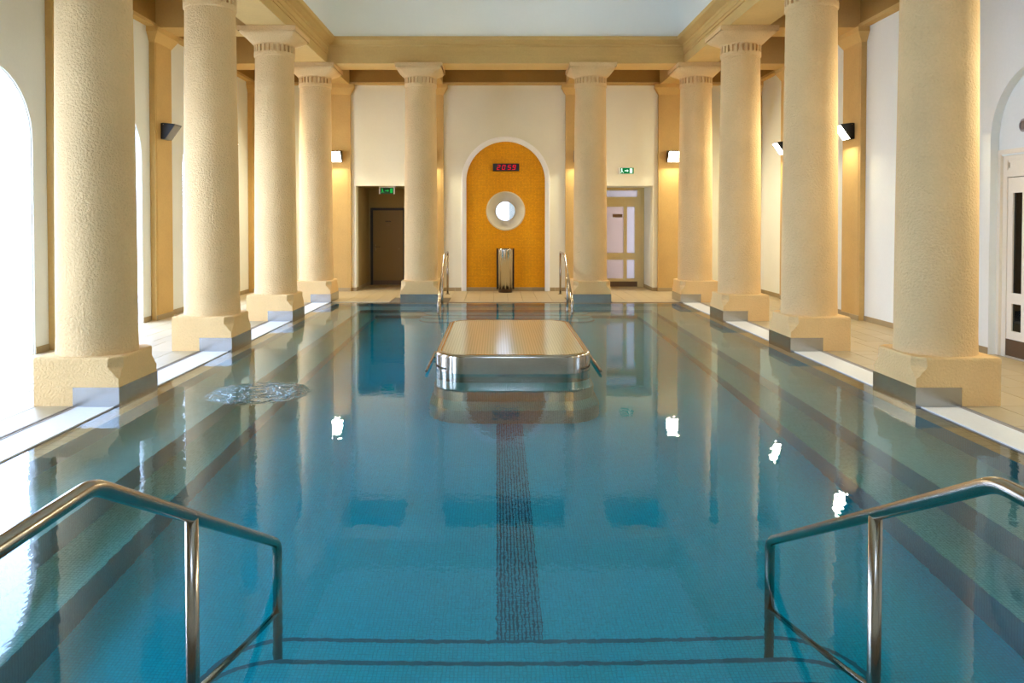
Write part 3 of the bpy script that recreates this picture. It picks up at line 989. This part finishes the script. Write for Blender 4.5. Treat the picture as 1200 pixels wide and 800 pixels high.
MB().box((2.37, FY - 0.004, 0.03), (3.60, FY + 0.011, 0.17)).build('kick_plate', M['kick'], lf)
sg = MB().box((2.93, FY - 0.005, 1.90), (3.19, FY + 0.004, 1.99)).build('door_sign', M['sign'], lf)
# door sign lettering too small to read: pale strokes
mb = MB()
MB  # noqa

# door 3: cream glazed door in the arched recess of the right wall
RX = WX + 0.115
def on_right(u, v, t): return (RX + t, u, v)
yd0, yd1 = BY[0] - 0.86, BY[0] + 0.86
pts = [(BY[0] - 0.92, 2.66), (BY[0] + 0.92, 2.66)] + arc(BY[0], 2.88, 0.92, 0, PI, 24)
o = MB().prism(pts, on_right, 0.0, 0.12).build('wall_tympanum', M['white']); tag(o, 'grey-white wall above the cream glazed door', 'wall', kind='structure')
def framed_r(mb, outer, holes, ta, tb):
    x0, z0, x1, z1 = outer
    mb.prism([(x0, z0), (x1, z0), (x1, z1), (x0, z1)], on_right, ta, tb, [[(a, b), (c, b), (c, d), (a, d)] for a, b, c, d in holes])
E = BY[0] + 0.90
mb = MB()
framed_r(mb, (BY[0] - 0.90, 0.0, E, 2.72), [(BY[0] - 0.76, 0.015, E - 0.14, 2.38), (BY[0] - 0.76, 2.47, E - 0.14, 2.60)], 0.02, 0.10)
framed_r(mb, (BY[0] - 0.90, 0.0, E, 2.74), [(BY[0] - 0.84, 0.0, E - 0.06, 2.68)], -0.02, 0.02)
d3 = mb.build('door_3', M['cream']); tag(d3, 'cream glazed door with dark panes under the right arch', 'door', kind='structure')
framed_r(mb2 := MB(), (BY[0] - 0.76, 2.47, E - 0.14, 2.60), [(E - 0.175, 2.5, E - 0.145, 2.57)], 0.03, 0.09)
mb2.build('transom_panel', M['cream'], d3)
MB().prism([(E - 0.176, 2.5), (E - 0.144, 2.5), (E - 0.144, 2.57), (E - 0.176, 2.57)], on_right, 0.06, 0.07).build('transom_stop', m_plain('ochre_stop', 'A8874C', 0.5), d3)
mb = MB()
P3 = [(E - 0.42, 0.86, E - 0.24, 2.17), (E - 0.42, 0.36, E - 0.24, 0.72), (BY[0] - 0.62, 0.86, E - 0.56, 2.17), (BY[0] - 0.62, 0.36, E - 0.56, 0.72)]
framed_r(mb, (BY[0] - 0.755, 0.02, E - 0.145, 2.37), P3, 0.03, 0.08)
lf = mb.build('door_leaf', M['cream'], d3)
for a, b, c, d in P3:
    MB().prism([(a, b), (c, b), (c, d), (a, d)], on_right, 0.05, 0.056).build('pane', M['darkpane'], lf)
MB().prism([(BY[0] - 0.755, 0.03), (E - 0.145, 0.03), (E - 0.145, 0.25), (BY[0] - 0.755, 0.25)], on_right, 0.022, 0.031).build('kick_plate', M['kick'], lf)
MB().bbox((WX - 0.010, BY[0] - 0.9, -0.004), (WX + 0.10, BY[0] + 0.9, TH_), 0.002).build('threshold', M['tile'], d3)
o = MB().box((RX + 0.10, BY[0] - 1.2, -0.2), (RX + 2.2, BY[0] + 1.2, 3.9)).build('wall_lobby', M['room']); tag(o, 'dark-coloured block standing in for the dim lobby behind the cream glazed door', 'wall', kind='structure')
# round fitting on the tympanum
root = empty('wall_speaker', (RX, 9.68, 3.02)); tag(root, 'small round grey wall fitting above the cream glazed door', 'speaker')
cyl = lambda r, x: [(x, r * math.cos(2 * PI * k / 28), r * math.sin(2 * PI * k / 28)) for k in range(28)]
MB().rings([cyl(0.085, 0.0), cyl(0.085, -0.02), cyl(0.06, -0.03), cyl(0.058, -0.018)], True).build('bezel', m_plain('speaker_grey', '9A948E', 0.5), root)
MB().rings([cyl(0.058, -0.01), cyl(0.058, -0.02), cyl(0.03, -0.027)], True, False, True).build('grille', m_plain('speaker_grille', '7A6A60', 0.6), root)

# ---- wall floodlights
def make_lamp(lit):
    root = empty('wall_floodlight')      # local +x points out of the wall
    w2 = 0.15
    pr = [(0.015, 0.0), (0.015, 0.285), (0.05, 0.292), (0.265, 0.27), (0.268, 0.255), (0.085, -0.002)]
    mb = MB().prism(pr, lambda u, v, t: (u, t, v - 0.14), -w2, w2)
    mb.build('housing', M['dark'], root)
    MB().box((0.0, -0.07, -0.11), (0.016, 0.07, 0.11)).build('wall_bracket', M['dark'], root)
    MB().tube([(0.06, -w2 - 0.006, 0.125), (0.06, w2 + 0.006, 0.125)], 0.008, 8).build('hinge_pin', M['steel'], root)
    # glass on the sloping front
    a, b = Vector((0.262, 0, 0.252 - 0.14)), Vector((0.092, 0, 0.006 - 0.14))
    d = (a - b).normalized(); nn = Vector((-d.z, 0, d.x)) * -1
    q = [(b + nn * e + Vector((0, yy, 0))) for e, yy in ((0.004, -w2 + 0.012), (0.004, w2 - 0.012))] + [(a + nn * e + Vector((0, yy, 0))) for e, yy in ((0.004, w2 - 0.012), (0.004, -w2 + 0.012))]
    q2 = [p - nn * 0.006 for p in q]
    MB().rings([q2, q], True, True, True).build('lamp_glass', M['lampglass' if lit else 'lampoff'], root)
    if lit:
        l = bpy.data.lights.new('floodlight_beam', 'AREA'); l.shape = 'RECTANGLE'; l.size = 0.27; l.size_y = 0.28
        l.energy = LAMP_W; l.color = LAMP_COL
        o = bpy.data.objects.new('floodlight_beam', l); COL.objects.link(o); o.parent = root
        c = (a + b) / 2 + nn * 0.012
        o.location = c
        o.rotation_euler = nn.to_track_quat('-Z', 'Y').to_euler()
    return root
LH = 3.43
lit = make_lamp(True); off = make_lamp(False)
lamps = [((WX - 0.10, COLY[2], LH), PI, 'large lit black floodlight on the right wall'),
         ((WX - 0.10, COLY[3], LH), PI, 'small lit black floodlight further back on the right wall'),
         ((WX - 0.10, COLY[1], LH), PI, 'lit floodlight on the right wall hidden by the nearest right column'),
         ((WX - 0.10, COLY[0], LH), PI, 'lit floodlight on the right wall beyond the glazed door, outside the frame, added for warm fill'),  # carries the row on out of view; added for warm fill
         ((WX - 0.10, 4.59, LH), PI, 'lit floodlight on the right wall level with the lens, outside the frame, added for warm fill'),  # also unseen, added as warm fill from the front
         ((-WX + 0.10, COLY[3], LH), 0, 'small black floodlight peeping out behind the second left column'),
         ((-CX, WY - 0.10, LH), -PI / 2, 'glaring floodlight on the end wall left of the brown door'),
         ((CX, WY - 0.10, LH), -PI / 2, 'glaring floodlight on the end wall right of the glazed door'),
         ((-CXF, WY - 0.10, LH), -PI / 2, 'floodlight behind the column left of the gold niche'),
         ((CXF, WY - 0.10, LH), -PI / 2, 'floodlight behind the column right of the gold niche')]
for i, (loc, rz, lab) in enumerate(lamps):
    o = lit if i == 0 else copy_tree(lit)
    o.location = loc; o.rotation_euler = (0, 0, rz)
    tag(o, lab, 'floodlight', 'black wall floodlights')
off.location = (-WX + 0.10, COLY[2], LH)
tag(off, 'unlit black floodlight on the left wall between first two columns', 'floodlight', 'black wall floodlights')

# ---- litter bin
bn = empty('litter_bin', (0.02, 19.08, 0)); tag(bn, 'tall polished steel bin standing before the gold niche', 'bin')
ring = []
for k in range(96):
    a = 2 * PI * k / 96
    ring.append((a, 0.196 + 0.007 * math.cos(a * 12)))
MB().rings([[(r * math.cos(a), r * math.sin(a), z) for a, r in ring] for z in (0.10, 1.10)], True, True, False, smooth=True).build('body', M['bin'], bn)
MB().lathe([(0.205, 1.08), (0.205, 1.11), (0.19, 1.115), (0.15, 1.11), (0.15, 1.02), (0.0, 1.02)], 40).build('rim', M['mirror'], bn)
MB().lathe([(0.175, 0.014), (0.175, 0.085), (0.20, 0.09), (0.20, 0.105)], 40, cap0=True).build('base', M['kick'], bn)
for s in (-1, 1):
    MB().box((min(s * 0.19, s * 0.222), -0.035, 0.085), (max(s * 0.19, s * 0.222), 0.035, 1.12)).build('side_strip', M['dark'], bn)

# ---- led clock
ck = empty('led_clock', (0.04, WY + 0.055, 3.17)); tag(ck, 'black digital clock with red digits high in the gold niche', 'clock')
MB().box((-0.335, -0.07, -0.095), (0.335, 0.0, 0.095)).build('case', M['dark'], ck)
SEG = {'0': 'abcdef', '2': 'abged', '5': 'afgcd', '9': 'abcdfg', '8': 'abcdefg'}
def digit(ch, cx):
    mb = MB(); w_, h_, t = 0.031, 0.056, 0.0075
    ln_ = {'a': ((-w_, h_), (w_, h_)), 'g': ((-w_, 0), (w_, 0)), 'd': ((-w_, -h_), (w_, -h_)), 'b': ((w_, h_), (w_, 0)), 'c': ((w_, 0), (w_, -h_)), 'f': ((-w_, h_), (-w_, 0)), 'e': ((-w_, 0), (-w_, -h_))}
    for s in SEG[ch]:
        (x0, z0), (x1, z1) = ln_[s]
        if z0 == z1: b = (x0 - t * 0.4, z0 - t, x1 + t * 0.4, z0 + t)
        else: b = (x0 - t, min(z0, z1) + t * 0.4, x0 + t, max(z0, z1) - t * 0.4)
        q = [(b[0], b[1]), (b[2], b[1]), (b[2], b[3]), (b[0], b[3])]
        mb.prism([(cx + x + z * 0.18, z) for x, z in q], lambda u, v, t_: (u, t_, v), -0.076, -0.069)
    return mb
for ch, cx in (('2', -0.19), ('0', -0.06), ('5', 0.085), ('9', 0.205)):
    digit(ch, cx).build('digit', M['red'], ck)

# ---- exit signs
def exit_sign(loc, label, dark):
    r = empty('exit_sign', loc); tag(r, label, 'exit sign', 'green exit signs')
    MB().box((-0.185, -0.03, -0.08), (0.185, 0.03, 0.08)).build('box', M['greendark' if dark else 'moulding'], r)
    MB().box((-0.16, -0.034, -0.075), (0.185, -0.029, 0.075)).build('face', M['greendark' if dark else 'green'], r)
    c = M['greenlit' if dark else 'exitwhite']
    mb = MB(); y = -0.038
    def quad(pts): mb.prism(pts, lambda u, v, t: (u, t, v), y, -0.033)
    def rect(a, b, c_, d): quad([(a, b), (c_, b), (c_, d), (a, d)])
    rect(0.085, -0.058, 0.15, 0.058)
    mb.build('door_symbol', c, r)
    mb = MB()
    quad([(-0.12 + 0.018 * math.cos(2 * PI * k / 10), 0.042 + 0.018 * math.sin(2 * PI * k / 10)) for k in range(10)])
    quad([(-0.135, 0.02), (-0.105, 0.02), (-0.098, -0.018), (-0.13, -0.018)])
    quad([(-0.10, -0.018), (-0.112, -0.018), (-0.095, -0.04), (-0.075, -0.055), (-0.065, -0.048)])
    quad([(-0.13, -0.018), (-0.115, -0.018), (-0.125, -0.042), (-0.15, -0.058), (-0.157, -0.05)])
    mb.build('running_figure', c, r)['kind'] = 'stuff'
    mb = MB()
    rect(-0.045, -0.010, 0.02, 0.010); quad([(0.015, 0.035), (0.015, -0.035), (0.055, 0.0)])
    mb.build('arrow_symbol', c, r)
    if dark:
        MB().box((-0.215, -0.03, 0.082), (0.215, 0.04, 0.105)).build('mounting_plate', M['moulding'], r)
        MB().box((-0.20, -0.036, -0.085), (-0.178, 0.036, 0.085)).build('end_cap', M['moulding'], r)
        MB().box((0.178, -0.036, -0.085), (0.20, 0.036, 0.085)).build('end_cap', M['moulding'], r)
    return r
exit_sign((3.10, WY - 0.03, 3.08), 'bright green exit sign on the wall above the glazed door', False)
exit_sign((-3.07, 19.92, 2.595), 'dim green exit sign hanging under the lintel before the brown door', True)
